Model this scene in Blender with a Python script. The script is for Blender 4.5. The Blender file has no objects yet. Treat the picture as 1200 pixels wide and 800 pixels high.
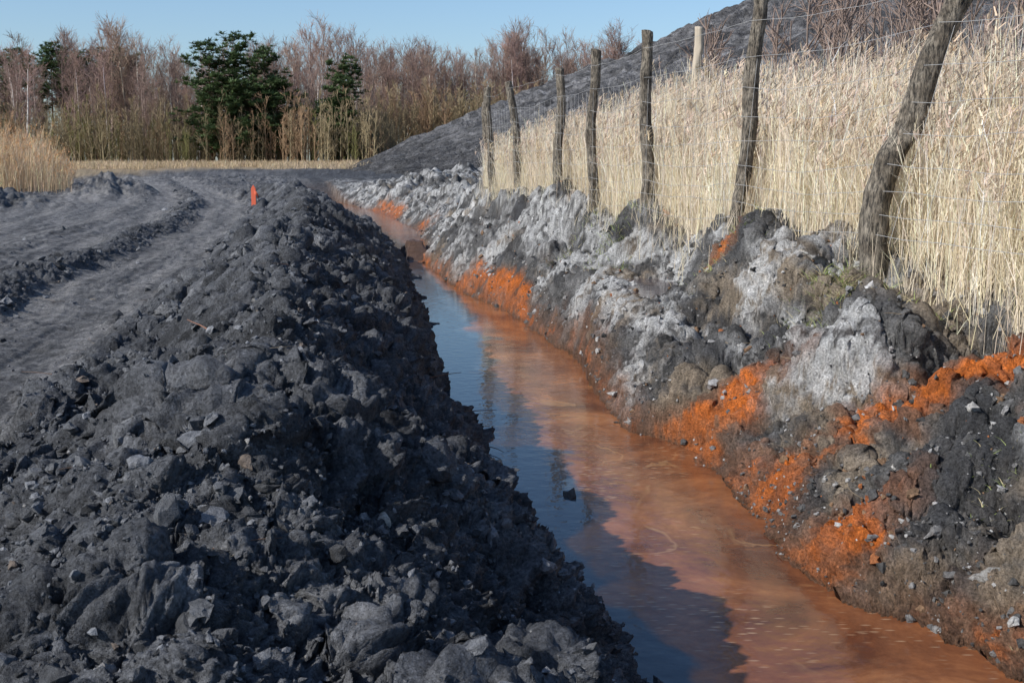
import bpy, numpy as np, math, time
from mathutils import Vector
T0=time.time()
rng=np.random.default_rng(11)
sc=bpy.context.scene

# ------------------------------------------------------------ noise helpers
def h32(ix,iy,seed):
    h=(ix*374761393+iy*668265263+seed*974634777)&0xffffffff
    h=((h^(h>>13))*1274126177)&0xffffffff
    h=((h^(h>>15))*1103515245)&0xffffffff
    h=h^(h>>16)
    return h*(1.0/4294967296.0)
def gn(x,y,seed=0):
    x,y=np.broadcast_arrays(np.asarray(x,float),np.asarray(y,float))
    fx=np.floor(x);fy=np.floor(y);ix=fx.astype(np.int64);iy=fy.astype(np.int64)
    u=x-fx;v=y-fy
    su=u*u*u*(u*(u*6-15)+10);sv=v*v*v*(v*(v*6-15)+10)
    def g(a,b,du,dv):
        h=h32(ix+a,iy+b,seed);h2=(h*977.0)%1.0
        return (h*2-1)*du+(h2*2-1)*dv
    n0=g(0,0,u,v);n1=g(1,0,u-1,v);n2=g(0,1,u,v-1);n3=g(1,1,u-1,v-1)
    a=n0+(n1-n0)*su;b=n2+(n3-n2)*su
    return (a+(b-a)*sv)*1.6
def fbm(x,y,seed=0,octv=4):
    s=0;a=1.0
    for i in range(octv):
        s=s+a*gn(x,y,seed+i*13);a*=.5
        x,y=(x*1.6+y*1.2)+5.3,(-x*1.2+y*1.6)-2.1
    return s
def sm(a,b,x):
    t=np.clip((x-a)/(b-a),0,1);return t*t*(3-2*t)
def clods(x,y,s,seed):
    u=x/s;v=y/s
    wu=gn(u*1.9,v*1.9,seed+5)*.6;wv=gn(u*1.9+9,v*1.9,seed+6)*.6
    u=u+wu;v=v+wv
    ix=np.floor(u).astype(np.int64);iy=np.floor(v).astype(np.int64)
    out=np.zeros_like(u)
    for a in(-1,0,1):
        for b in(-1,0,1):
            jx=ix+a;jy=iy+b
            h1=h32(jx,jy,seed);h2=(h1*1313.7)%1.0;h3=(h1*7919.3)%1.0
            dx=u-(jx+h1);dy=v-(jy+h2)
            r=.25+.5*h3*h3+.12*h1
            k=r*r-dx*dx-dy*dy
            hh=np.sqrt(np.maximum(k,0))*(.6+.6*h2)
            top=r*(.5+.35*h1)+dx*(h3-.5)*1.3+dy*(h2-.5)*1.3
            hh=np.minimum(hh,top)
            out=np.maximum(out,hh)
    return out*s

# ------------------------------------------------------------ layout (metres, water at z=0)
LY=[-5,1,3,3.72,4.5,5.66,6.8,7.3,7.9,8.8,11.2,14.8,18.2,21.5,25,29.6,39,50,70]
LX=[1.6,.95,.60,.47,.30,.02,-.20,-.20,-.42,-.46,-.70,-1.15,-1.5,-1.92,-2.6,-3.6,-5.4,-8.5,-14]
RY=[-5,1,3,3.85,4.28,4.5,4.8,5.8,6.5,7.1,7.4,8.9,10.4,12.1,14,15.3,18.2,20,21.5,23,25,29.6,39,50,70]
RX=[4.5,2.9,2.1,1.68,1.52,1.32,1.25,1.19,1.12,1.02,.76,.64,.52,.22,-.13,-.58,-1.14,-1.45,-1.6,-1.75,-1.85,-2.35,-4.2,-7.2,-12.5]
def Lf(y): return np.interp(y,LY,LX)+.10*gn(y*1.3,3.3,1)+.06*gn(y*3.7,8.1,2)
def Rf(y): return np.interp(y,RY,RX)+.07*gn(y*1.7,1.3,3)+.06*gn(y*4.6,4.1,4)
def Ff(y): return 1.35+.205*(12.2-y)     # fence line x
def crestx(y): return np.interp(y,[-5,1.5,4.5,7.5,11,15,20,30,40,50],[.35,-.48,-.95,-1.38,-1.95,-2.6,-3.35,-5.5,-8.3,-12])
def edgex(y): return np.interp(y,[-5,0,3,6.3,9.4,13.3,20,30,40,60],[-.7,-1.3,-1.75,-2.35,-2.75,-3.35,-4.45,-6.6,-9.6,-16])+.12*gn(y*.9,7,8)

def macro(x,y):
    L=Lf(y);R=Rf(y);cx=crestx(y);ex=edgex(y)
    n1=fbm(x*.9,y*.9,21,4);n2=fbm(x*2.6,y*2.6,22,3)
    zc=np.interp(y,[0,3,6,10,20,28,34,44],[.86,.92,.95,1.0,1.04,1.05,.95,.72])
    t=np.clip((L-x)/np.maximum(L-cx,.3),0,1)
    rise=-.14+(zc+.14)*(t*.55+.45*(1-(1-t)**2))
    q=ex-x
    rw=.12*gn(y*.35,5.5,33)
    road=.62-.03*np.exp(-((q-.35+rw)/.2)**2)-.02*np.exp(-((q-.85+rw)/.15)**2)+.085*np.exp(-((q-1.3+rw)/.2)**2)-.035*np.exp(-((q-2.0+rw)/.22)**2)+.02*np.exp(-((q-2.6+rw)/.2)**2)-.035*np.exp(-((q-3.2+rw)/.22)**2)-.03*np.exp(-((q-4.3+rw)/.22)**2)+.03*np.exp(-((q-3.8+rw)/.2)**2)
    road=road+.10*sm(4.9,6.2,q)+.02*n1
    berm=sm(5.2,6.8,q)*sm(46,30,y)*(np.maximum(0,fbm(x*.4+4,y*.3,31,4)+.05)*.45+.10*np.abs(fbm(x*1.1,y*.9,34,4)))
    berm=berm+.60*np.exp(-((x+12.4)/1.1)**2-((y-37)/2.0)**2)*(1+.5*n2)+.35*np.exp(-((x+11.6)/1.4)**2-((y-27)/1.5)**2)*(1+.5*n2)
    far=np.interp(y,[40,50,70,110,130],[.62,.72,.95,1.45,1.5])+.05*np.abs(fbm(x*.5,y*.3,35,4))*sm(100,60,y)
    road=np.where(y>40,far,road)+berm
    t2=np.clip((cx-x)/np.maximum(cx-ex,.3),0,1)
    top=zc+(road-zc)*sm(-.1,1,t2)+.03*np.exp(-((t2-.72)/.16)**2)*sm(25,8,y)
    left=np.where(x>cx,rise,top)
    rub=sm(0,.25,t)*(1-sm(.80,1.02,(cx-x)/np.maximum(cx-ex,.3)))*sm(44,34,y)
    left=left+rub*(.16*n1+.11*n2)
    # right bank
    d=x-R
    pf=np.interp(d,[-1,0,.12,.35,.6,.85,1.1,1.6,3],[-.14,-.03,.18,.46,.56,.72,1.06,1.12,1.15])
    pn=np.interp(d,[-1,0,.15,.4,.8,1.3,1.8,2.4,4],[-.14,-.03,.14,.30,.48,.68,.80,.98,1.1])
    pw=np.interp(d,[-1,0,.4,1.2,2.5,4,8],[-.14,-.03,.3,.75,1.0,1.2,1.3])
    kk=sm(5.8,8.8,y);rb=pn*(1-kk)+pf*kk;kw=sm(22,27,y);rb=rb*(1-kw)+pw*kw
    amp=sm(.12,.7,d)
    rdg=.5-np.abs(fbm(x*1.2+3,y*.9,41,4))*1.6
    rb=rb+amp*(.15*fbm(x*1.1,y*.8,42,5)+.17*rdg+.09*n2)+sm(.02,.3,d)*(.08*n2+.04*fbm(x*7,y*7,47,3))
    rb=rb+.28*np.exp(-((x-1.88)/.30)**2-((y-6.6)/.34)**2)
    rb=rb+.26*np.exp(-((x-.50)/.38)**2-((y-15.0)/.6)**2)
    rb=rb+.10*np.exp(-((x-1.72)/.3)**2-((y-9.0)/.35)**2)
    gl=np.exp(-((y-(5.75+.25*gn(x*1.3,2,60)))/.32)**2)*sm(1.4,1.8,x)*sm(4.5,3.5,x)
    rb=rb-.12*gl
    gl2=np.exp(-((y-6.85)/.2)**2)*sm(1.0,1.2,x)*sm(1.9,1.6,x)
    rb=rb-.08*gl2
    rim=np.exp(-(np.abs((x-1.22)/.52)**4)-(np.abs((y-10.2)/1.35)**4))
    rb=rb*(1-rim)+np.maximum(np.minimum(rb,.80),.68+.05*n2)*rim
    pool=np.exp(-(np.abs((x-1.25)/.32)**3)-(np.abs((y-10.2)/.95)**3))
    rb=rb*(1-pool)+.52*pool
    inb=sm(.1,.8,x-Ff(y))*sm(26,21,y)
    rb=rb*(1-inb)+(1.10+.05*n1)*inb
    wm=sm(20,27,y)*sm(60,45,y)
    rb=rb+wm*sm(.2,1.2,d)*(.5*np.maximum(0,fbm(x*.45,y*.28,51,4)+.1)-.05)
    right=np.where(y>42,rb+(far-rb)*sm(42,62,y),rb)
    bed=-.14+.02*n2
    z=np.where(x<L,left,np.where(x>R,right,bed))
    z=np.where((x>=L)&(x<=R),z+.36*np.exp(-((y-21.5)/1.0)**2)*(.8+.5*n1),z)
    z=np.where(y>48,z+(far+.1*n1-z)*sm(48,56,y),z)
    return z
def masks(x,y):
    L=Lf(y);R=Rf(y);cx=crestx(y);ex=edgex(y)
    q=ex-x
    w=fbm(x*2,y*2,91,3)*.22
    isleft=x<(L+R)/2
    road=sm(-.12,.10,q+w)*sm(5.6,4.8,q+w*2)*(x<cx)
    rw=.12*gn(y*.35,5.5,33)
    strip=np.maximum(np.exp(-((q+w-1.3+rw)/.28)**4),.5*np.exp(-((q+w*1.5-2.6+rw)/.15)**4))
    road=road*(1-.9*strip)
    road=np.where(y>60,0,road)
    return L,R,isleft,road,q
def detail(x,y,zm):
    L,R,isleft,road,q=masks(x,y)
    inb=sm(.0,.5,x-Ff(y))*sm(26,21,y)
    dist=np.hypot(x,y)
    am=np.where(isleft,(1-.93*road)*(1+.7*sm(16,34,dist))*np.where(q>.15,.75,1),.8)
    am=am*(1-.8*inb)
    am=np.where((x>L)&(x<R),.12,am)
    am=am*sm(110,60,y)+np.where(road>.5,.04,.12)
    u=np.where(isleft,x-.9*zm,x+.9*zm)
    z=np.zeros_like(x)
    var=.5+.9*np.clip(fbm(u*.9+11,y*.9,93,2)+.5,0,1)
    big=np.where(isleft,1.0,.35)
    for s,a,lim,sd in((.34,.20,200,100),(.14,.42,80,110),(.07,.70,34,120),(.036,.85,15,130),(.019,.9,8,150),(.011,.8,4,140)):
        m=dist<lim
        c=np.zeros_like(x)
        c[m]=clods(u[m],y[m],s,sd)
        z+=c*a*am*var*sm(lim,lim*.6,dist)*(big if s>.3 else (np.sqrt(big) if s>.1 else 1))
    z=z+am*(.030*np.abs(gn(u*8,y*8,95))+.022*np.abs(gn(u*19,y*19,96))+.012*np.abs(gn(u*43,y*43,98)))*sm(30,15,dist)
    z=z+road*(.010*gn(q*9,y*.6,97)+.007*gn(q*22,y*2,99)+.013*fbm(x*6,y*6,94,3))
    return z

# ------------------------------------------------------------ mesh helpers
def new_mesh(name,V,F,mat,col=None,smooth=True,parent=None):
    me=bpy.data.meshes.new(name)
    V=np.ascontiguousarray(V,dtype=np.float32).reshape(-1,3);F=np.ascontiguousarray(F,dtype=np.int32)
    k=F.shape[1];n=len(F)
    me.vertices.add(len(V));me.vertices.foreach_set('co',V.ravel())
    me.loops.add(n*k);me.loops.foreach_set('vertex_index',F.ravel())
    me.polygons.add(n);me.polygons.foreach_set('loop_start',np.arange(0,n*k,k,dtype=np.int32))
    me.polygons.foreach_set('use_smooth',np.full(n,smooth,dtype=bool))
    me.update(calc_edges=True)
    if col is not None:
        a=me.color_attributes.new('Col','FLOAT_COLOR','POINT')
        c=np.ones((len(V),4),dtype=np.float32);c[:,:col.shape[1]]=col
        a.data.foreach_set('color',c.ravel())
    me.materials.append(mat)
    ob=bpy.data.objects.new(name,me);sc.collection.objects.link(ob)
    if parent: ob.parent=parent
    return ob
def grid_faces(nr,nc):
    i=np.arange(nr-1)[:,None]*nc+np.arange(nc-1)[None,:]
    i=i.ravel();return np.stack([i,i+1,i+nc+1,i+nc],1)
def ribbon(P,D,B,W,nseg=3,taper=.8):
    N=len(P);t=np.linspace(0,1,nseg+1)
    C=P[:,None,:]+D[:,None,:]*t[None,:,None]+B[:,None,:]*(t**2)[None,:,None]
    a=rng.uniform(0,math.pi,N)
    S=np.stack([np.cos(a),np.sin(a),np.zeros(N)],1)
    w=(W[:,None]*(1-taper*t[None,:]))[...,None]*.5
    V=np.stack([C-S[:,None,:]*w,C+S[:,None,:]*w],2).reshape(-1,3)
    b=(np.arange(N)*(nseg+1)*2)[:,None]+(np.arange(nseg)*2)[None,:]
    b=b.ravel();F=np.stack([b,b+1,b+3,b+2],1)
    return V,F
def merge(parts):
    Vs=[];Fs=[];Cs=[];o=0
    for V,F,C in parts:
        Vs.append(V);Fs.append(F+o);Cs.append(C);o+=len(V)
    return np.concatenate(Vs),np.concatenate(Fs),np.concatenate(Cs)
def tubes(S,ns=3):
    S=np.array(S,float);p0=S[:,0:3];p1=S[:,3:6];d=p1-p0
    d/=np.linalg.norm(d,axis=1,keepdims=True)+1e-9
    ref=np.where(np.abs(d[:,2:3])>.9,np.array([[1.,0,0]]),np.array([[0,0,1.]]))
    u=np.cross(d,ref);u/=np.linalg.norm(u,axis=1,keepdims=True);v=np.cross(d,u)
    an=np.arange(ns)*2*math.pi/ns
    ring=u[:,None,:]*np.cos(an)[None,:,None]+v[:,None,:]*np.sin(an)[None,:,None]
    A=p0[:,None,:]+ring*S[:,6][:,None,None];B=p1[:,None,:]+ring*S[:,7][:,None,None]
    V=np.concatenate([A,B],1).reshape(-1,3)
    base=(np.arange(len(S))*2*ns)[:,None];j=np.arange(ns)[None,:];j2=(j+1)%ns
    F=np.stack([base+j,base+j2,base+ns+j2,base+ns+j],2).reshape(-1,4)
    C=np.repeat(S[:,8:11],2*ns,axis=0)
    return V,F,C

# ------------------------------------------------------------ materials
def nodes_mat(name):
    m=bpy.data.materials.new(name);m.use_nodes=True
    nt=m.node_tree;b=nt.nodes['Principled BSDF'];return m,nt,b
def N(nt,t,**k):
    n=nt.nodes.new(t)
    for a,v in k.items():
        if a in n.inputs: n.inputs[a].default_value=v
        else: setattr(n,a,v)
    return n
def attr_mat(name,rough=.85,scales=((30,.5),),bump=((60,.3,.01),),spec=.3,trans=0):
    m,nt,b=nodes_mat(name);L=nt.links
    at=N(nt,'ShaderNodeVertexColor');at.layer_name='Col'
    tc=N(nt,'ShaderNodeTexCoord')
    c=at.outputs['Color']
    for s,k in scales:
        no=N(nt,'ShaderNodeTexNoise',Scale=s,Detail=3.0,Roughness=.65)
        L.new(tc.outputs['Object'],no.inputs['Vector'])
        mr=N(nt,'ShaderNodeMapRange');mr.inputs[1].default_value=.3;mr.inputs[2].default_value=.7
        mr.inputs[3].default_value=1-k;mr.inputs[4].default_value=1+k
        L.new(no.outputs['Fac'],mr.inputs[0])
        mx=N(nt,'ShaderNodeVectorMath',operation='SCALE')
        L.new(c,mx.inputs[0]);L.new(mr.outputs[0],mx.inputs['Scale']);c=mx.outputs[0]
    L.new(c,b.inputs['Base Color'])
    b.inputs['Roughness'].default_value=rough
    b.inputs['Specular IOR Level'].default_value=spec
    prev=None
    for s,st,di in bump:
        no=N(nt,'ShaderNodeTexNoise',Scale=s,Detail=4.0,Roughness=.7)
        L.new(tc.outputs['Object'],no.inputs['Vector'])
        bp=N(nt,'ShaderNodeBump',Strength=st,Distance=di)
        L.new(no.outputs['Fac'],bp.inputs['Height'])
        if prev: L.new(prev,bp.inputs['Normal'])
        prev=bp.outputs[0]
    if prev: L.new(prev,b.inputs['Normal'])
    if trans:
        tr=N(nt,'ShaderNodeBsdfTranslucent');L.new(c,tr.inputs['Color'])
        ms=N(nt,'ShaderNodeMixShader');ms.inputs[0].default_value=trans
        L.new(b.outputs[0],ms.inputs[1]);L.new(tr.outputs[0],ms.inputs[2])
        L.new(ms.outputs[0],nt.nodes['Material Output'].inputs[0])
    return m
M_ground=attr_mat('coal_and_clay_ground',.85,((11,.28),(80,.55)),((18,.45,.035),(60,1.0,.03),(170,1.0,.014)),.2)
nt=M_ground.node_tree;b=nt.nodes['Principled BSDF']
va=[n for n in nt.nodes if n.type=='VERTEX_COLOR'][0]
mr=N(nt,'ShaderNodeMapRange');mr.inputs[3].default_value=.3;mr.inputs[4].default_value=.9
nt.links.new(va.outputs['Alpha'],mr.inputs[0]);nt.links.new(mr.outputs[0],b.inputs['Roughness'])
M_rock=attr_mat('rubble_stone',.85,((50,.4),),((70,.9,.016),(220,.8,.007)),.25)
M_reed=attr_mat('dry_reed',.7,(),(),.2,.3)
M_wood=attr_mat('bare_twigs',.85,(),(),.15)
M_needle=attr_mat('pine_needles',.7,(),(),.2,.15)
M_heap=attr_mat('spoil_heap_shale',.9,((.35,.2),(3,.5)),((1.2,.9,.6),(4,1.0,.3)),.2)
M_grass=attr_mat('green_grass',.6,(),(),.3,.3)

# ------------------------------------------------------------ ground sheet
NR=1400;NC=900
ys=np.concatenate([np.linspace(-40,.9,30),np.geomspace(1.0,60,NR),np.geomspace(61,3500,60)])
e=np.geomspace(1.02,14,30)
ts=np.concatenate([-e[::-1],np.linspace(-1,1,NC),e])
Y=np.repeat(ys[:,None],len(ts),1);W=.8+.50*np.maximum(Y,0)
X=ts[None,:]*W
sh=X.shape;x=X.ravel();y=Y.ravel()
zm=macro(x,y);zd=detail(x,y,zm)
Z=zm.reshape(sh)
dXc=np.gradient(X,axis=1);zx=np.gradient(Z,axis=1)/dXc
dYr=np.gradient(ys)[:,None];zy=np.gradient(Z,axis=0)/dYr-zx*np.gradient(X,axis=0)/dYr
zx=np.clip(zx,-1.6,1.6);zy=np.clip(zy,-1.6,1.6)
for _ in range(2): zx[:,1:-1]=(zx[:,:-2]+zx[:,1:-1]+zx[:,2:])/3
nn=np.sqrt(1+zx**2+zy**2);D_=zd.reshape(sh)
GX=X-zx/nn*D_;GY=Y-zy/nn*D_;GZ=Z+D_/nn
L,R,isl,road,q=masks(x,y)
coal=np.array([.092,.095,.102])
u=np.where(isl,x-.9*zm,x+.9*zm)
n=fbm(u*1.2,y*1.2,201,4);n2=fbm(u*6,y*6,202,4);n3=fbm(x*.5,y*.5,203,2)
hi=fbm(u*16,y*16,212,3)
cav=np.clip(zd/np.where(isl,.05,.035),0,1.6)       # crests are coloured paler than the crevices
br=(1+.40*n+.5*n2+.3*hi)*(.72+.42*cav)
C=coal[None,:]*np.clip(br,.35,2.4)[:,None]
def mix(C,col,m):
    m=np.clip(m,0,1)[:,None];return C*(1-m)+np.array(col)[None,:]*m
C=mix(C,(.26,.26,.26),isl*(1-road)*sm(.3,.9,n+n2*.7+.3*hi)*.5)
trk=gn(q*4,y*.25,230);trk2=gn(q*11,y*.4,231)
C=mix(C,(.27,.262,.255),road*np.clip(.62+.35*n2+.5*trk+.35*trk2+.25*hi,.25,1))
C=mix(C,(.14,.138,.14),isl*(1-road)*sm(24,50,y)*np.clip(.4+.9*fbm(x*.35,y*.15,232,4),0,1))
d=x-R
rt=(~isl)&(x>R-.05)
bank=rt.astype(float)*sm(60,46,y)
base=np.zeros_like(C)+np.array([.125,.122,.118])
base=base*np.clip(1+.5*n2+.3*n+.5*hi,.3,2)[:,None]
sn=fbm(u*1.1+5,y*.8,211,4)
tan=sm(.05,.5,fbm(u*.9+15,y*.9,213,4)+.3*hi+np.interp(y,[3,6,9,14],[.28,.34,.15,-.2]))
base=mix(base,(.27,.215,.155),tan*.85)
dark=sm(.0,.4,fbm(u*1.4+25,y*1.4,214,4)+.25*n2+.3*hi+np.interp(y,[3,6,12,20],[.10,.0,-.02,-.05]))
base=mix(base,(.062,.062,.064),dark*.9)
sb=sn+np.interp(y,[3,6,8,12,20,30,45],[-.45,-.25,.0,.16,.22,.35,.3])
sb=sb+.8*np.exp(-((x-1.72)/.28)**2-((y-6.6)/.4)**2)
salt=sm(-.1,.45,sb)*sm(-.35,.35,hi+.9*n2+.5*sb)
base=mix(base,(.56,.555,.54),salt*.82)
on=fbm(u*2.4,y*2.4,215,5)
def el(cx,cy,rx,ry): return np.exp(-((x-cx)/rx)**2-((y-cy)/ry)**2)
om=el(1.27,6.87,.36,.26)*1.6+el(2.2,5.75,.80,.36)*1.4+el(1.42,4.75,.2,.2)*.9+el(1.72,9.3,.3,.3)*.9+el(2.6,5.3,.3,.4)
om=om+np.exp(-((d-.17)/.11)**2)*sm(12.6,13.4,y)*sm(16.5,15.5,y)*1.0
om=om+np.exp(-((d-.1)/.35)**2)*(sm(34,36,y)*sm(43,41,y)+sm(27,28,y)*sm(31,30,y)*.7)
om=om+np.exp(-((d-.02)/.11)**2)*.56*(y<26)
om=np.minimum(om,1.25)
orange=sm(.42,.80,om*(1+.85*on)+.12*hi)
base=mix(base,(.54,.145,.026),orange*np.clip(.85+.4*n2+.3*hi,0,1))
base=mix(base,(.21,.105,.06),sm(.12,.5,om*(1+.8*on)+.22*on)*(1-orange)*.75)
rust=sm(.25,.0,d+.12*on)*(x>R-.1)
base=mix(base,(.14,.08,.05),rust*.55)
inb=sm(.1,.6,x-Ff(y))*sm(26,21,y)
base=mix(base,(.34,.28,.18),inb)
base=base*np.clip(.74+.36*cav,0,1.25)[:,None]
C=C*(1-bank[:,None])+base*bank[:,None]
bedm=((x>=L)&(x<=R+.02)).astype(float)*sm(56,46,y)
C=mix(C,(.14,.08,.05),bedm*.9)
gr=sm(82,92,y+6*fbm(x*.1,y*.1,240,2))
C=mix(C,(.36,.28,.18),gr*.9)
C=mix(C,(.33,.25,.15),sm(-19,-24,x-2*n3)*sm(20,30,y)*.8)
wet=np.clip(sm(.16,.0,np.where(isl,(L-x)*2,d))*.9+sm(.5,.9,om)*.25,0,1)
wet=np.where(y>50,0,wet)
C=np.concatenate([np.clip(C,.015,.9),(1-wet)[:,None]],1)
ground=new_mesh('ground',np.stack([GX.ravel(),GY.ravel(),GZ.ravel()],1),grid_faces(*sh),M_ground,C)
GP=np.stack([GX.ravel(),GY.ravel(),GZ.ravel()],1)
G_isl=isl;G_road=road;G_L=L;G_R=R;G_x=x;G_y=y;G_q=q
G_area=(np.abs(dXc)*dYr).ravel()
fin=(np.abs(x)<W.ravel())&(y>1)&(y<60)
def gz(px_,py_):
    px_=np.atleast_1d(px_);py_=np.atleast_1d(py_)
    r=np.clip(np.searchsorted(ys,py_),1,len(ys)-1);t=px_/(.8+.50*np.maximum(ys[r],0))
    c=np.clip(np.searchsorted(ts,t),1,len(ts)-1);return GZ[r,c]
del zm,zd,C,base,Z
print('ground',time.time()-T0)

# ------------------------------------------------------------ water
def water_mat(name):
    m,nt,b=nodes_mat(name);K=nt.links
    va=N(nt,'ShaderNodeVertexColor');va.layer_name='Col'
    tc=N(nt,'ShaderNodeTexCoord')
    n1=N(nt,'ShaderNodeTexNoise',Scale=1.5,Detail=9.0,Roughness=.70,Distortion=.5);K.new(tc.outputs['Object'],n1.inputs['Vector'])
    cr=N(nt,'ShaderNodeValToRGB');K.new(n1.outputs['Fac'],cr.inputs[0])
    e=cr.color_ramp.elements;e[0].position=.36;e[0].color=(.095,.034,.018,1);e[1].position=.66;e[1].color=(.36,.145,.058,1)
    k=e.new(.5);k.color=(.20,.074,.032,1)
    n2=N(nt,'ShaderNodeTexNoise',Scale=.8,Detail=5.0,Distortion=1.0);K.new(tc.outputs['Object'],n2.inputs['Vector'])
    c2=N(nt,'ShaderNodeValToRGB');K.new(n2.outputs['Fac'],c2.inputs[0])
    e=c2.color_ramp.elements;e[0].position=.488;e[0].color=(0,0,0,1);e[1].position=.512;e[1].color=(0,0,0,1)
    k=e.new(.5);k.color=(.5,.5,.5,1)
    nm=N(nt,'ShaderNodeTexNoise',Scale=1.7,Detail=2.0);K.new(tc.outputs['Object'],nm.inputs['Vector'])
    g0=N(nt,'ShaderNodeMapRange');g0.inputs[1].default_value=.46;g0.inputs[2].default_value=.6;K.new(nm.outputs['Fac'],g0.inputs[0])
    mm=N(nt,'ShaderNodeMath',operation='MULTIPLY');K.new(c2.outputs[0],mm.inputs[0]);K.new(g0.outputs[0],mm.inputs[1])
    mx=N(nt,'ShaderNodeMixRGB');K.new(mm.outputs[0],mx.inputs[0]);K.new(cr.outputs[0],mx.inputs[1]);mx.inputs[2].default_value=(.44,.25,.11,1)
    mp=N(nt,'ShaderNodeMapping');mp.inputs['Scale'].default_value=(11,36,1);mp.inputs['Rotation'].default_value=(0,0,.35);K.new(tc.outputs['Object'],mp.inputs[0])
    vo=N(nt,'ShaderNodeTexVoronoi',Scale=1.0);K.new(mp.outputs[0],vo.inputs['Vector'])
    lt=N(nt,'ShaderNodeMapRange');K.new(vo.outputs['Distance'],lt.inputs[0]);lt.inputs[1].default_value=.12;lt.inputs[2].default_value=.28;lt.inputs[3].default_value=1;lt.inputs[4].default_value=0
    n4=N(nt,'ShaderNodeTexNoise',Scale=1.3,Detail=3.0);K.new(tc.outputs['Object'],n4.inputs['Vector'])
    gt=N(nt,'ShaderNodeMapRange');gt.inputs[1].default_value=.45;gt.inputs[2].default_value=.56;gt.inputs[4].default_value=.65;K.new(n4.outputs['Fac'],gt.inputs[0])
    mu=N(nt,'ShaderNodeMath',operation='MULTIPLY');K.new(lt.outputs[0],mu.inputs[0]);K.new(gt.outputs[0],mu.inputs[1])
    m2=N(nt,'ShaderNodeMixRGB');K.new(mu.outputs[0],m2.inputs[0]);K.new(mx.outputs[0],m2.inputs[1]);m2.inputs[2].default_value=(.46,.30,.18,1)  # pale flecks: ripple highlights painted into the water colour
    sp=N(nt,'ShaderNodeSeparateColor');K.new(va.outputs['Color'],sp.inputs[0])
    m3=N(nt,'ShaderNodeMixRGB');K.new(sp.outputs[0],m3.inputs[0]);m3.inputs[1].default_value=(.045,.060,.075,1);K.new(m2.outputs[0],m3.inputs[2])
    K.new(m3.outputs[0],b.inputs['Base Color'])
    rr=N(nt,'ShaderNodeMapRange');rr.inputs[3].default_value=.06;rr.inputs[4].default_value=.12;K.new(sp.outputs[0],rr.inputs[0]);K.new(rr.outputs[0],b.inputs['Roughness'])
    b.inputs['IOR'].default_value=1.33;b.inputs['Specular IOR Level'].default_value=.5
    n3=N(nt,'ShaderNodeTexNoise',Scale=10.0,Detail=3.0);K.new(tc.outputs['Object'],n3.inputs['Vector'])
    bp=N(nt,'ShaderNodeBump',Strength=.22,Distance=.012);K.new(n3.outputs['Fac'],bp.inputs['Height']);K.new(bp.outputs[0],b.inputs['Normal'])
    return m
M_water=water_mat('rusty_water')
wy=np.concatenate([np.linspace(-5,.95,20),np.geomspace(1,53,520)])
wt=np.linspace(0,1,90)
WY=np.repeat(wy[:,None],90,1);l=Lf(WY)-.35;r=Rf(WY)+.3;WX=l+(r-l)*wt[None,:]
f=(WX-Lf(WY))/np.maximum(Rf(WY)-Lf(WY),.2)
thr=np.interp(WY,[0,3,5,7,8.3,8.8,10,12,15,17,26],[.05,.10,.14,.28,.18,.12,.35,.42,.68,.7,.4])
silt=sm(-.035,.035,f-thr+.25*fbm(WX*1.8,WY*1.2,300,6))
silt=np.maximum(silt,sm(20,24,WY)*.15)
silt=np.where(WY>34,np.maximum(silt,.7),silt)
new_mesh('stream_water',np.stack([WX.ravel(),WY.ravel(),np.zeros(WX.size)],1),grid_faces(*WX.shape),M_water,np.stack([silt.ravel()]*3,1))
ang=np.linspace(0,2*math.pi,48,endpoint=False);rr=np.linspace(0.02,1,8)
A,Rr=np.meshgrid(ang,rr)
px=1.25+np.cos(A)*Rr*.36;py=10.2+np.sin(A)*Rr*1.05
V=np.stack([px.ravel(),py.ravel(),np.full(px.size,.635)],1)
F=[]
for i in range(7):
    for j in range(48):
        F.append((i*48+j,(i+1)*48+j,(i+1)*48+(j+1)%48,i*48+(j+1)%48))
new_mesh('puddle_water',V,np.array(F),M_water,np.stack([np.full(px.size,.2)]*3,1))

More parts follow.
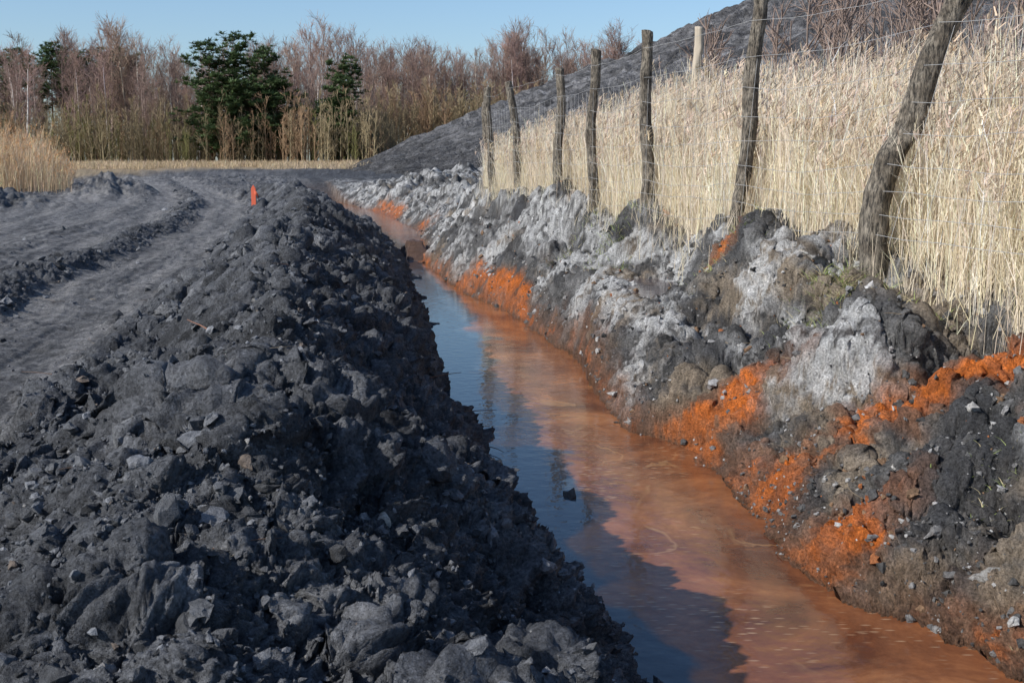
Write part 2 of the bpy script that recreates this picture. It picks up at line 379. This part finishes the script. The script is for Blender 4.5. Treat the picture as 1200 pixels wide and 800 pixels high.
# ------------------------------------------------------------ loose stones and clods
import bmesh
def rock_variant(sub,seed,cuts=6):
    bm=bmesh.new();bmesh.ops.create_icosphere(bm,subdivisions=sub,radius=1)
    V=np.array([v.co[:] for v in bm.verts]);F=np.array([[v.index for v in f.verts] for f in bm.faces]);bm.free()
    r=np.random.default_rng(seed)
    for _ in range(7):
        nrm=r.normal(size=3);nrm/=np.linalg.norm(nrm)
        V=V*(1+.17*np.sin((V@nrm)*r.uniform(2,7)+r.uniform(0,6)))[:,None]
    for _ in range(cuts):
        nrm=r.normal(size=3);nrm/=np.linalg.norm(nrm);dd=r.uniform(.5,.9)
        s=V@nrm;V=V-np.maximum(s-dd,0)[:,None]*nrm[None,:]
    V=V*(1+.075*r.normal(size=(len(V),1)))
    V=V*np.array([1,r.uniform(.7,1),r.uniform(.55,.9)])
    return V,F
def scatter(name,P,S,sub,cols,mat,nvar=10,seed=0,sink=.15):
    parts=[];r=np.random.default_rng(seed)
    vid=r.integers(0,nvar,len(P))
    for k in range(nvar):
        V,F=rock_variant(sub,seed*50+k);idx=np.where(vid==k)[0];n_=len(idx)
        if n_==0: continue
        a=r.uniform(0,2*math.pi,n_);t=r.normal(0,.45,n_);t2=r.normal(0,.45,n_)
        ca,sa=np.cos(a),np.sin(a);Z_=np.zeros(n_);O=np.ones(n_)
        Rz=np.stack([ca,-sa,Z_,sa,ca,Z_,Z_,Z_,O],1).reshape(-1,3,3)
        ct,st=np.cos(t),np.sin(t);Rx=np.stack([O,Z_,Z_,Z_,ct,-st,Z_,st,ct],1).reshape(-1,3,3)
        ct,st=np.cos(t2),np.sin(t2);Ry=np.stack([ct,Z_,st,Z_,O,Z_,-st,Z_,ct],1).reshape(-1,3,3)
        M=Rx@Ry@Rz
        VV=np.einsum('nij,vj->nvi',M,V)*S[idx][:,None,None]+P[idx][:,None,:]+np.array([0,0,1.])*(S[idx]*sink)[:,None,None]
        FF=(F[None]+ (np.arange(n_)*len(V))[:,None,None]).reshape(-1,3)
        CC=np.repeat(cols[idx],len(V),axis=0)
        parts.append((VV.reshape(-1,3),FF,CC))
    V,F,C=merge(parts);return new_mesh(name,V,F,mat,C,smooth=False)
def rockcols(n_,kind):
    if kind=='l':
        c=np.array([.112,.115,.122])[None,:]*np.exp(rng.normal(0,.38,n_))[:,None]
        p=rng.uniform(size=n_)
        c[p>.985]=np.array([.32,.31,.30]);c[(p>.97)&(p<.985)]=np.array([.18,.145,.12])
    else:
        c=np.array([.15,.145,.14])[None,:]*np.exp(rng.normal(0,.5,n_))[:,None]
        p=rng.uniform(size=n_)
        c[p>.88]=np.array([.44,.43,.41]);c[p<.10]=np.array([.24,.15,.09]);c[p<.02]=np.array([.35,.13,.05])
    return np.clip(c,.02,.6)
clump=sm(-.35,.5,fbm(G_x*1.3,G_y*1.3,700,2))
for nm,side,n_,ymax,pw,smin,smax,sub in(
    ('coal_clod_rubble','l',4600,18,1.4,.008,.034,2),
    ('coal_gravel','l',46000,30,1.55,.003,.012,1),
    ('coal_lumps','f',5000,56,.7,.018,.065,1),
    ('bank_stones','r',2000,22,1.2,.007,.030,2),
    ('bank_gravel','r',22000,40,1.2,.004,.013,1)):
    wgt=G_area*np.maximum(G_y,1)**(-pw)*fin*(G_y<ymax)*(.25+clump)
    if side=='l': wgt=wgt*(G_x<G_L)*(1.02-G_road)*(G_q<1.8)
    elif side=='f': wgt=wgt*(G_y>9)*(((G_x<G_L)&(G_q>.8))|((G_x>G_R)&(G_y>24)))*(1.01-G_road)
    else: wgt=wgt*(G_x>G_R)*((G_x<Ff(G_y)+.3)|(G_y>21))
    cs=np.cumsum(wgt);idx=np.searchsorted(cs,rng.uniform(0,cs[-1],n_));idx=np.minimum(idx,len(cs)-1)
    P=GP[idx]
    S=smin*(smax/smin)**(rng.uniform(0,1,n_)**2.0)*(1+P[:,1]*(.05 if side!='f' else .01))
    scatter(nm,P,S,sub,rockcols(n_,'r' if side=='r' else 'l'),M_rock,10,len(nm))
def one_rock(name,x,y,s,col,dz=0):
    z=max(float(gz(x,y)[0]),0)+dz
    scatter(name,np.array([[x,y,z]]),np.array([s]),2,np.array([col]),M_rock,1,int(abs(x*100+y*37)))
one_rock('rock',.30,5.95,.07,(.06,.06,.06),-.02)
one_rock('pale_stone',-.34,3.05,.028,(.5,.48,.44),.01)
one_rock('brick_fragment',.10,2.15,.026,(.36,.20,.14),.01)
one_rock('pale_stone',1.72,4.15,.05,(.34,.33,.31),.02)
one_rock('pale_stone',1.62,4.9,.025,(.5,.48,.44),.01)
one_rock('pale_stone',2.05,5.2,.03,(.45,.43,.40),.01)
print('rocks',time.time()-T0)

# ------------------------------------------------------------ spoil heap
hc=np.array([49.,98.]);HR=62.
th=np.linspace(math.radians(120),math.radians(330),900);rad=np.linspace(0,HR+3,300)
th=np.concatenate([th,np.linspace(math.radians(331),math.radians(480),60)])
T,Rd=np.meshgrid(th,rad)
hx=hc[0]+np.cos(T)*Rd;hy=hc[1]+np.sin(T)*Rd
fur=fbm(T*34,Rd*.05,401,3)*.6
hz=.75+.405*np.maximum(HR-Rd,-2)+fbm(hx*.08,hy*.08,402,3)*.9+fur*sm(HR,HR*.8,Rd)+.24*fbm(hx*.9,hy*.9,403,4)
hz=np.minimum(hz,24+.3*fbm(hx*.2,hy*.2,404,2))
hb=.115*(1+.4*fbm(T*60,Rd*.1,405,3)+.5*fbm(hx*.7,hy*.7,406,4))
hb=hb+.10*sm(.2,.6,fbm(hx*1.4,hy*1.4,407,3)+.3*fbm(hx*.1,hy*.1,408,2))
hb=hb*(1-.4*sm(4,1.5,hz))
hcx=np.stack([hb,hb*.985,hb*1.0],-1).reshape(-1,3)
new_mesh('spoil_heap_hill',np.stack([hx,hy,hz],-1).reshape(-1,3),grid_faces(*hx.shape)[:,::-1],M_heap,np.clip(hcx,.03,.4))

# ------------------------------------------------------------ trees
import random
rnd=random.Random(5)
def bare_tree(h,n1=34,trunk=(.5,.46,.43),br=(.25,.19,.16),tw=(.34,.25,.21),tr=.09,spread=1.0,low=.22,r=rnd,nsec=5,ntw=4,twr=.011,elv=(30,65)):
    S=[];pts=[];p=np.zeros(3);nseg=9
    lean=np.array([r.gauss(0,.04),r.gauss(0,.04),0])
    for i in range(nseg+1):
        pts.append(p.copy());p=p+np.array([r.gauss(0,.02),r.gauss(0,.02),1])*h/nseg+lean*h/nseg
    for i in range(nseg):
        r0=tr*(1-i/nseg)**.8+.012;r1=tr*(1-(i+1)/nseg)**.8+.012
        c=trunk if i<8 else br
        S.append([*pts[i],*pts[i+1],r0,r1,*c])
    pts=np.array(pts)
    def on(t):
        f=t*nseg;i=min(int(f),nseg-1);return pts[i]+(pts[i+1]-pts[i])*(f-i)
    for k in range(n1):
        t=low+(.98-low)*(k+r.random())/n1
        p0=on(t);az=r.uniform(0,2*math.pi);el_=math.radians(r.uniform(*elv)+t*8)
        Lb=spread*h*(.08+.22*(1-t)**.7)*r.uniform(.7,1.25)
        d=np.array([math.cos(az)*math.cos(el_),math.sin(az)*math.cos(el_),math.sin(el_)])
        q0=p0;bp=[p0]
        for s in range(3):
            d=d+np.array([r.gauss(0,.12),r.gauss(0,.12),.12]);d/=math.sqrt(d@d)
            q1=q0+d*Lb/3;rr0=.028*(1-s/3.3)*(1.2-t*.6);rr1=.028*(1-(s+1)/3.3)*(1.2-t*.6)
            S.append([*q0,*q1,rr0,rr1,*br]);bp.append(q1);q0=q1
        for m in range(nsec):
            f=r.uniform(.25,1)*2.999;i=int(f);s0=bp[i]+(bp[i+1]-bp[i])*(f-i)
            dd=d+np.array([r.gauss(0,.4),r.gauss(0,.4),r.gauss(.15,.35)]);dd/=math.sqrt(dd@dd)
            ls=Lb*.42*r.uniform(.6,1.3)+.15;s1=s0+dd*ls
            S.append([*s0,*s1,.014,.010,*br])
            for w in range(ntw):
                g=r.uniform(.3,1);w0=s0+dd*ls*g
                wd=dd+np.array([r.gauss(0,.4),r.gauss(0,.4),r.gauss(.0,.4)]);wd/=math.sqrt(wd@wd)
                S.append([*w0,*(w0+wd*r.uniform(.3,.8)*h/11),twr,twr*.6,*tw])
    return tubes(S)
def place(variants,items):
    parts=[]
    for (vi,x,y,z,s,a,tint) in items:
        V,F,C=variants[vi];ca,sa=math.cos(a),math.sin(a)
        Rm=np.array([[ca,-sa,0],[sa,ca,0],[0,0,1]])
        parts.append((V@Rm.T*s+np.array([x,y,z]),F,C*np.array(tint)[None,:]))
    return merge(parts)
var=[]
for i in range(8):
    tk=[(.66,.62,.58),(.26,.21,.18),(.55,.51,.47),(.32,.27,.23)][i%4]
    var.append(bare_tree(10.8,n1=26+3*(i%3),trunk=tk,tr=.12,spread=[.8,1.0,1.2][i%3],nsec=5,ntw=4,twr=.011,elv=(40,70)))
items=[]
for i in range(385):
    u=rnd.uniform(-.50,.14)
    if u<-.12: yy=rnd.uniform(101,134);s=rnd.uniform(.64,1.02)
    else: yy=rnd.uniform(142,162);s=rnd.uniform(.95,1.30)
    if -.46<u<-.40: s*=.9
    if yy>118 and u<-.12: s*=1.1
    if yy<106: s=rnd.uniform(.6,.85)
    s*=1+.06*math.sin(u*31)+.05*math.sin(u*77+1)
    k=rnd.uniform(.65,1.35);items.append((rnd.randrange(8),u*yy,yy,1.3,s,rnd.uniform(0,6.28),(k*1.03,k*rnd.uniform(.93,1.02),k*rnd.uniform(.88,1.0))))
V,F,C=place(var,items);new_mesh('bare_birch_woodland',V,F,M_wood,np.clip(C,0,.8))
var=[]
for i in range(5):
    parts=[]
    for s in range(6):
        V,F,C=bare_tree(rnd.uniform(2.6,4.6),n1=8,trunk=(.26,.22,.15),br=(.28,.23,.155),tw=(.36,.29,.20),tr=.03,spread=1.1,low=.1,nsec=3,ntw=3,twr=.012,elv=(45,78))
        parts.append((V+np.array([rnd.gauss(0,.8),rnd.gauss(0,.8),0]),F,C))
    var.append(merge(parts))
items=[]
for i in range(270):
    if i<205: u=rnd.uniform(-.5,-.10);yy=rnd.uniform(97,112);s=rnd.uniform(.5,1.25)
    else: u=rnd.uniform(-.15,.12);yy=rnd.uniform(134,142);s=rnd.uniform(1.3,2.0)
    g=rnd.random();k=rnd.uniform(.7,1.2)
    tint=(1.0,.97,.85) if g<.7 else ((1.1,.9,.8) if g<.9 else (.65,.75,.45))
    items.append((rnd.randrange(5),u*yy,yy,1.2,s,rnd.uniform(0,6.28),tuple(k*c for c in tint)))
V,F,C=place(var,items);new_mesh('willow_thicket',V,F,M_wood,C)

def pine(name,x,y,z,h,w,seed,bottom=.15):
    r=np.random.default_rng(seed);parts=[];S=[]
    lean=r.normal(0,.02,2)
    for i in range(8):
        a=np.array([lean[0]*i/8*h,lean[1]*i/8*h,i/8*h]);b_=np.array([lean[0]*(i+1)/8*h,lean[1]*(i+1)/8*h,(i+1)/8*h])
        S.append([*a,*b_,.16*(1-i/8.5),.16*(1-(i+1)/8.5),.2,.11,.07])
    cl=[]
    nb=46
    for k in range(nb):
        t=bottom+(1-bottom)*(k+.5)/nb
        az=k*2.4+r.normal(0,.4);Lb=w*.5*(np.sin(min(1,(1-t)*2.6+.2)*math.pi*.5)**.8)*r.uniform(.6,1.15)
        p0=np.array([lean[0]*t*h,lean[1]*t*h,t*h]);p1=p0+np.array([math.cos(az)*Lb,math.sin(az)*Lb,Lb*r.uniform(.05,.45)])
        S.append([*p0,*p1,.04,.015,.12,.075,.05])
        for j in range(int(4+Lb*3.8)):
            f=r.uniform(.3,1.1);c=p0+(p1-p0)*f+r.normal(0,.28,3)*np.array([1,1,.5]);cl.append((c,r.uniform(.3,.55)))
    V,F,C=tubes(S)
    P=[];D=[];CC=[]
    for c,rad_ in cl:
        m=28
        v=r.normal(size=(m,3));v/=np.linalg.norm(v,axis=1,keepdims=True);v[:,2]=np.abs(v[:,2])*.7+.1*v[:,2]
        P.append(c+v*rad_*.25*r.uniform(.2,1,(m,1)));D.append(v*rad_*r.uniform(.5,1,(m,1)))
        k=r.uniform(.6,1.4);CC.append(np.tile(np.array([.080,.120,.048])*k,(m,1)))
    P=np.concatenate(P);D=np.concatenate(D);CC=np.concatenate(CC)
    V2,F2=ribbon(P,D,np.zeros_like(D),np.full(len(P),.11),1,.7)
    emp=bpy.data.objects.new(name,None);sc.collection.objects.link(emp);emp.location=(x,y,z)
    new_mesh('trunk_and_limbs',V,F,M_wood,C,parent=emp)
    new_mesh('needle_crown',V2,F2,M_needle,np.repeat(CC,4,axis=0),smooth=False,parent=emp)
for i,(px_,yy,h,w,bt) in enumerate([(254,101,10.0,4.8,.12),(284,103,10.7,5.2,.10),(316,102,9.4,4.6,.15),(270,100,7.4,5,.1),(300,100,6.8,4.4,.1),(332,101,7.0,3.6,.12),(404,100,8.6,3.6,.15),(394,101,5.4,3.4,.08),(70,118,11.4,5.0,.45),(150,119,11.0,5,.5),(12,118,10.2,5,.35),(-5,100,4.0,3.5,.05),(115,120,11.2,4.6,.5),(40,121,11.2,4.6,.5),(95,116,10.2,4.4,.5)]):
    pine('pine_tree',(px_-600)/1400*yy,yy,1.2,h,w,900+i,bt)
print('trees',time.time()-T0)

# ------------------------------------------------------------ reeds
def reeds(name,P,Hh,col,plume=.3,leafn=2,lw=.009,sw=.006,var_=.14,pcol=(.85,.77,.70)):
    n_=len(P);parts=[]
    lean=rng.normal(0,.075,(n_,2))+np.array([.03,.0])
    D=np.stack([lean[:,0]*Hh*.5,lean[:,1]*Hh*.5,Hh],1);B=np.stack([lean[:,0]*Hh,lean[:,1]*Hh,-.02*Hh],1)
    patch=1+.16*fbm(P[:,0]*1.5,P[:,1]*.9,620,3)
    k=np.exp(rng.normal(0,var_,n_))*patch;cc=np.array(col)[None,:]*k[:,None]*np.stack([np.ones(n_),rng.uniform(.95,1.02,n_),rng.uniform(.84,1.06,n_)],1)
    V,F=ribbon(P,D,B,np.full(n_,sw)*rng.uniform(.7,1.3,n_),3,.55)
    parts.append((V,F,np.repeat(cc,8,axis=0)))
    for j in range(leafn):
        t=rng.uniform(.15,.9,n_);P0=P+D*t[:,None]+B*(t**2)[:,None]
        a=rng.uniform(0,2*math.pi,n_);ll=rng.uniform(.2,.5,n_)
        Dl=np.stack([np.cos(a)*ll*.28,np.sin(a)*ll*.28,ll*rng.uniform(.6,1,n_)],1)
        Bl=np.stack([np.cos(a)*ll*.15,np.sin(a)*ll*.15,-ll*rng.uniform(.1,.5,n_)],1)
        V,F=ribbon(P0,Dl,Bl,np.full(n_,lw)*rng.uniform(.6,1.3,n_),2,.9)
        parts.append((V,F,np.repeat(cc*1.03,6,axis=0)))
    m=rng.uniform(size=n_)<plume
    tip=(P+D+B)[m];pc=cc[m]*np.array(pcol)
    for j in range(6):
        nn=len(tip);a=rng.uniform(0,2*math.pi,nn);ll=rng.uniform(.05,.13,nn)
        Dl=np.stack([np.cos(a)*ll*.4+.02,np.sin(a)*ll*.4,ll],1)
        V,F=ribbon(tip-np.array([0,0,.12])+rng.uniform(0,.14,(nn,1))*np.array([0,0,1.]),Dl,-Dl*np.array([0,0,.5]),np.full(nn,.014),1,.5)
        parts.append((V,F,np.repeat(pc,4,axis=0)))
    V,F,C=merge(parts);return new_mesh(name,V,F,M_reed,np.clip(C,.02,.88),smooth=False)
n_=44000
yy=rng.uniform(4.2,22.0,n_);off=.12+5.2*rng.uniform(0,1,n_)**1.6
xx=Ff(yy)+off+.12*gn(yy*1.5,0,500)
Hh=rng.uniform(1.1,1.70,n_)*(.93+.28*fbm(xx*.6,yy*.6,501,2))*(.66+.34*sm(0,1.1,off))*np.interp(yy,[18,22],[1,.85])
P=np.stack([xx,yy,macro(xx,yy)-.03],1)
reeds('reed_bed',P,Hh,(.80,.71,.575),.24,2,.006,.006,.16,(.75,.68,.65))
n_=5000
yy=rng.uniform(4.5,21.5,n_);xx=Ff(yy)+rng.normal(.18,.16,n_)
P=np.stack([xx,yy,gz(xx,yy)-.02],1)
reeds('dry_grass_fringe',P,rng.uniform(.12,.5,n_),(.72,.63,.48),0,1,.005,.004)
n_=9000
yy=rng.uniform(35,46,n_);xx=-(.365+.16*rng.uniform(0,1,n_)**.8)*yy
P=np.stack([xx,yy,macro(xx,yy)],1)
Hh=rng.uniform(.9,2.1,n_)*np.interp(-xx/yy,[.365,.39,.43],[.45,.85,1.05])*(1+.5*fbm(xx*.9,yy*.4,540,3))
reeds('reed_clump',P,Hh,(.66,.50,.34),.6,2,.014,.011,.3,(.95,.74,.56))
n_=20000
yy=rng.uniform(82,97,n_);xx=rng.uniform(-.52,-.10,n_)*yy
k=fbm(xx*.12,yy*.12,520,3);ok=k>-.15;xx=xx[ok];yy=yy[ok]
P=np.stack([xx,yy,macro(xx,yy)],1)
reeds('dry_grass_meadow',P,rng.uniform(.15,.5,len(xx)),(.56,.45,.31),.2,1,.03,.03,.25)

# ------------------------------------------------------------ fence
def bark():
    m,nt,b=nodes_mat('weathered_bark');K=nt.links
    tc=N(nt,'ShaderNodeTexCoord');mp=N(nt,'ShaderNodeMapping');mp.inputs['Scale'].default_value=(1,1,.22);K.new(tc.outputs['Object'],mp.inputs[0])
    n1=N(nt,'ShaderNodeTexNoise',Scale=70.0,Detail=6.0,Roughness=.75);K.new(mp.outputs[0],n1.inputs['Vector'])
    n2=N(nt,'ShaderNodeTexNoise',Scale=9.0,Detail=5.0);K.new(tc.outputs['Object'],n2.inputs['Vector'])
    cr=N(nt,'ShaderNodeValToRGB');K.new(n1.outputs['Fac'],cr.inputs[0]);e=cr.color_ramp.elements
    e[0].position=.40;e[0].color=(.030,.026,.022,1);e[1].position=.62;e[1].color=(.38,.33,.27,1)
    mx=N(nt,'ShaderNodeMixRGB',blend_type='MULTIPLY');mx.inputs[0].default_value=.8;K.new(cr.outputs[0],mx.inputs[1])
    c2=N(nt,'ShaderNodeValToRGB');K.new(n2.outputs['Fac'],c2.inputs[0]);e=c2.color_ramp.elements
    e[0].position=.38;e[0].color=(.35,.32,.27,1);e[1].position=.6;e[1].color=(1,1,.95,1);K.new(c2.outputs[0],mx.inputs[2])
    K.new(mx.outputs[0],b.inputs['Base Color']);b.inputs['Roughness'].default_value=.9
    bp=N(nt,'ShaderNodeBump',Strength=1.0,Distance=.02);K.new(n1.outputs['Fac'],bp.inputs['Height']);K.new(bp.outputs[0],b.inputs['Normal'])
    return m
M_bark=bark()
M_pale,nt_,b_=nodes_mat('weathered_pale_wood');b_.inputs['Base Color'].default_value=(.42,.36,.28,1);b_.inputs['Roughness'].default_value=.85
M_wire,nt_,b_=nodes_mat('galvanised_wire');b_.inputs['Base Color'].default_value=(.45,.45,.44,1);b_.inputs['Metallic'].default_value=.2;b_.inputs['Roughness'].default_value=.5
fence=bpy.data.objects.new('wire_fence',None);sc.collection.objects.link(fence)
def post(name,pts,r,seed,mat=M_bark,parent=fence):
    pts=np.array(pts,float);nr=70;ns=24
    cum=np.concatenate([[0],np.cumsum(np.linalg.norm(np.diff(pts,axis=0),axis=1))])
    t=np.linspace(0,cum[-1],nr)
    c=np.stack([np.interp(t,cum,pts[:,i]) for i in range(3)],1)
    for _ in range(4): c[1:-1]=(c[:-2]+c[1:-1]*2+c[2:])/4
    a=np.linspace(0,2*math.pi,ns,endpoint=False)
    TT,AA=np.meshgrid(t,a,indexing='ij')
    wob=.022*np.sin(TT*2.1+seed*1.7)+.012*np.sin(TT*5.3+seed)
    R_=r*(1.08-.16*TT/cum[-1])*(1+.2*fbm(np.cos(AA)*1.5+seed,np.sin(AA)*1.5+TT*2.2,600+seed,3)+.18*gn(np.cos(AA)*3,np.sin(AA)*3+TT*1.2,620+seed)+.35*np.maximum(0,gn(TT*5,np.cos(AA)+seed,640)-.1))
    V=np.stack([c[:,0:1]+R_*np.cos(AA)+wob,c[:,1:2]+R_*np.sin(AA),c[:,2:3]+0*R_],-1)
    V[-1,:,2]+=.012*np.sin(a+seed)
    V=V.reshape(-1,3);F=[]
    for i in range(nr-1):
        for j in range(ns): F.append((i*ns+j,i*ns+(j+1)%ns,(i+1)*ns+(j+1)%ns,(i+1)*ns+j))
    ctr=V[(nr-1)*ns:].mean(0)+np.array([0,0,.012]);V=np.concatenate([V,ctr[None]])
    ci=len(V)-1
    for j in range(0,ns,2): F.append(((nr-1)*ns+j,(nr-1)*ns+(j+1)%ns,(nr-1)*ns+(j+2)%ns,ci))
    return new_mesh(name,V,np.array(F),mat,parent=parent)
posts=[
 ([(3.05,4.6,.9),(3.1,4.6,2.9)],.06),
 ([(2.27,7.5,.85),(2.30,7.5,1.35),(2.36,7.5,1.72),(2.45,7.5,1.88),(2.56,7.5,2.3),(2.70,7.5,2.67),(2.82,7.5,3.02)],.076),
 ([(1.84,9.8,.9),(1.88,9.8,1.8),(1.92,9.8,2.4),(1.98,9.8,3.05)],.054),
 ([(1.34,12.2,.85),(1.36,12.2,2.97)],.058),
 ([(.955,14.1,.85),(.95,14.1,2.2),(.97,14.1,2.96)],.056),
 ([(.62,15.8,.85),(.61,15.8,2.88)],.055),
 ([(.12,18.8,.85),(.03,18.8,2.2),(-.03,18.8,2.90)],.058),
 ([(-.34,20.8,.85),(-.40,20.8,2.93)],.06),
 ([(-.36,21.8,.85),(-.50,21.8,2.73)],.05)]
for i,(p,r) in enumerate(posts): post('post_%d'%(i+1),p,r,i+1)
S=[]
def at(pl,z):
    p=np.array(pl[0]);return np.array([np.interp(z,p[:,2],p[:,0]),np.interp(z,p[:,2],p[:,1]),z])
zl=[1.25,1.38,1.52,1.68,1.86,2.06,2.28,2.52,2.80]
for zi in zl:
    for a_,b2 in zip(posts[:-2],posts[1:-1]):
        A=at(a_,zi);B=at(b2,zi);A[0]-=.06;B[0]-=.06;prev=A
        sag=rnd.uniform(.01,.07)
        for s in range(1,9):
            t=s/8;p=A+(B-A)*t;p[2]-=sag*4*t*(1-t)+rnd.gauss(0,.006)
            S.append([*prev,*p,.0017,.0017,.4,.4,.4]);prev=p
for a_,b2 in zip(posts[:-2],posts[1:-1]):
    for t in np.linspace(.08,.92,9):
        A=at(a_,1.2);B=at(b2,1.2);C_=at(a_,2.52);D_=at(b2,2.52)
        p0=A+(B-A)*t-np.array([.06,0,.0]);p1=C_+(D_-C_)*t-np.array([.06,0,.03])
        S.append([*p0,*p1,.0013,.0013,.4,.4,.4])
V,F,C=tubes(S,4);new_mesh('wires',V,F,M_wire,parent=fence)
post('wooden_post',[(3.0,20.0,1.0),(3.02,20.0,3.85)],.07,31,M_pale,None)

def shrub(name,x,y,z,h,seed,n=4):
    r=random.Random(seed);parts=[]
    for s in range(n):
        V,F,C=bare_tree(h*r.uniform(.7,1.05),n1=13,trunk=(.20,.155,.13),br=(.25,.19,.16),tw=(.34,.25,.21),tr=.022,spread=1.1,low=.2,r=r,nsec=4,ntw=3,twr=.004)
        k=math.radians(r.uniform(-16,16));ck,sk=math.cos(k),math.sin(k)
        V=V@np.array([[ck,0,-sk],[0,1,0],[sk,0,ck]])
        parts.append((V+np.array([r.gauss(0,.3),r.gauss(0,.3),0]),F,C))
    V,F,C=merge(parts)
    o=new_mesh(name,V,F,M_wood,C);o.location=(x,y,z)
for i,(x_,y_,h_) in enumerate([(4.6,20,3.3),(5.9,22,3.8),(6.9,23,4.3),(8.2,25,5.2),(6.4,19,3.6),(9.3,24,5.0),(3.9,22,2.7),(7.4,21,4.2),(4.9,13,2.6),(8.6,20,4.3)]):
    shrub('bare_shrub',x_,y_,1.1,h_,40+i,3)
# ------------------------------------------------------------ small things
def tuft(x,y,n_,rad_,h):
    px=rng.normal(x,rad_,n_);py=rng.normal(y,rad_,n_);pz=gz(px,py)-.01
    a=rng.uniform(0,2*math.pi,n_);hh=h*rng.uniform(.5,1.1,n_)
    D=np.stack([np.cos(a)*hh*.4,np.sin(a)*hh*.4,hh],1);B=np.stack([np.cos(a)*hh*.5,np.sin(a)*hh*.5,-.4*hh],1)
    V,F=ribbon(np.stack([px,py,pz],1),D,B,np.full(n_,.006),3,.9)
    c=np.array([.30,.36,.12])[None,:]*np.exp(rng.normal(0,.3,(n_,1)));dry=rng.uniform(size=n_)<.4;c[dry]=np.array([.55,.47,.28])
    new_mesh('grass_tuft',V,F,M_grass,np.repeat(c,8,axis=0),smooth=False)
tuft(1.68,9.2,800,.15,.12);tuft(1.98,7.25,900,.13,.14);tuft(1.1,12.2,350,.15,.15);tuft(.75,13.6,250,.15,.15);tuft(1.95,4.6,150,.09,.07);tuft(2.25,6.7,250,.12,.10);tuft(.95,11.6,200,.12,.1);tuft(1.66,3.95,120,.06,.05)
S=[]
def twig(x,y,l,a,c=(.16,.10,.07),r=.004,up=.15):
    z=float(gz(x,y)[0])+.015;p=np.array([x,y,max(z,.01)]);d=np.array([math.cos(a),math.sin(a),up])
    for s in range(4):
        q_=p+d*l/4;S.append([*p,*q_,r*(1-s*.15),r*(1-(s+1)*.15),*c]);p=q_;d=d+np.array([rnd.gauss(0,.15),rnd.gauss(0,.15),-.06])
twig(-1.35,5.3,.14,2.4,(.25,.13,.09),.004,.4);twig(-.38,7.3,.35,-.2);twig(-.2,7.0,.25,-.9);twig(-.55,7.4,.3,.4)
for i in range(130):
    yy_=rnd.uniform(2,10);xx_=rnd.uniform(-.45*yy_,-.1*yy_+.2) if rnd.random()<.4 else float(Rf(np.array([yy_]))[0])+rnd.uniform(.1,1.5)
    twig(xx_,yy_,rnd.uniform(.05,.2),rnd.uniform(0,6.28),rnd.choice([(.16,.10,.07),(.35,.27,.17),(.25,.2,.14)]),rnd.uniform(.001,.002))
V,F,C=tubes(S,5);new_mesh('scattered_twigs',V,F,M_wood,C)
M_or,nt_,b_=nodes_mat('orange_paint');b_.inputs['Base Color'].default_value=(.70,.13,.06,1);b_.inputs['Roughness'].default_value=.6
st=bpy.data.objects.new('survey_marker_stake',None);sc.collection.objects.link(st)
sx,sy=-5.8,27.0;sz=float(gz(sx,sy)[0])
st.location=(sx,sy,sz)
bm=bmesh.new()
w,d_,h=.05,.02,.42
vs=[bm.verts.new(v) for v in[(-w,-d_,-.05),(w,-d_,-.05),(w,d_,-.05),(-w,d_,-.05),(-w,-d_,h-.08),(w,-d_,h-.08),(w,d_,h-.08),(-w,d_,h-.08),(0,-d_,h),(0,d_,h)]]
for f in[(0,1,5,4),(1,2,6,5),(2,3,7,6),(3,0,4,7),(4,5,8),(6,7,9),(5,6,9,8),(7,4,8,9),(3,2,1,0)]: bm.faces.new([vs[i] for i in f])
me=bpy.data.meshes.new('stake');bm.to_mesh(me);bm.free();me.materials.append(M_or)
o=bpy.data.objects.new('stake',me);sc.collection.objects.link(o);o.parent=st
fp=np.array([(.02,-.03,.22),(.02,-.03,.30),(.08,-.06,.27),(.08,-.05,.18),(.11,-.02,.21),(.10,-.02,.12)])
new_mesh('ribbon_flag',fp,np.array([(0,1,2,3),(3,2,4,5)]),M_or,parent=st)

# ------------------------------------------------------------ light, sky, camera
el_=math.radians(35);dx,dy=-.88,-.475
sun=bpy.data.lights.new('sun','SUN');sun.energy=5.0;sun.angle=math.radians(.53);sun.color=(1,.965,.91)
so=bpy.data.objects.new('sun',sun);sc.collection.objects.link(so)
nn=math.hypot(dx,dy);d=Vector((-dx/nn*math.cos(el_),-dy/nn*math.cos(el_),-math.sin(el_)))
so.rotation_euler=d.to_track_quat('-Z','Y').to_euler()
w=bpy.data.worlds.new('World');sc.world=w;w.use_nodes=True;nt=w.node_tree
sk=nt.nodes.new('ShaderNodeTexSky');sk.sky_type='NISHITA';sk.sun_disc=False
sk.sun_elevation=el_;sk.sun_rotation=math.atan2(dx,dy)%(2*math.pi)
sk.air_density=1.0;sk.dust_density=.9;sk.ozone_density=5.0;sk.altitude=0
bg=nt.nodes['Background'];bg.inputs['Strength'].default_value=.15
nt.links.new(sk.outputs[0],bg.inputs['Color'])
cam=bpy.data.cameras.new('camera');cam.lens=42;cam.sensor_width=36;cam.clip_end=6000;cam.clip_start=.05
co=bpy.data.objects.new('camera',cam);sc.collection.objects.link(co)
co.location=(0,0,1.7);co.rotation_euler=(math.radians(90-8.6),0,0);sc.camera=co
cam.dof.use_dof=True;cam.dof.focus_distance=6.0;cam.dof.aperture_fstop=20
sc.view_settings.view_transform='Standard';sc.view_settings.look='None';sc.view_settings.exposure=0
print('done',time.time()-T0)
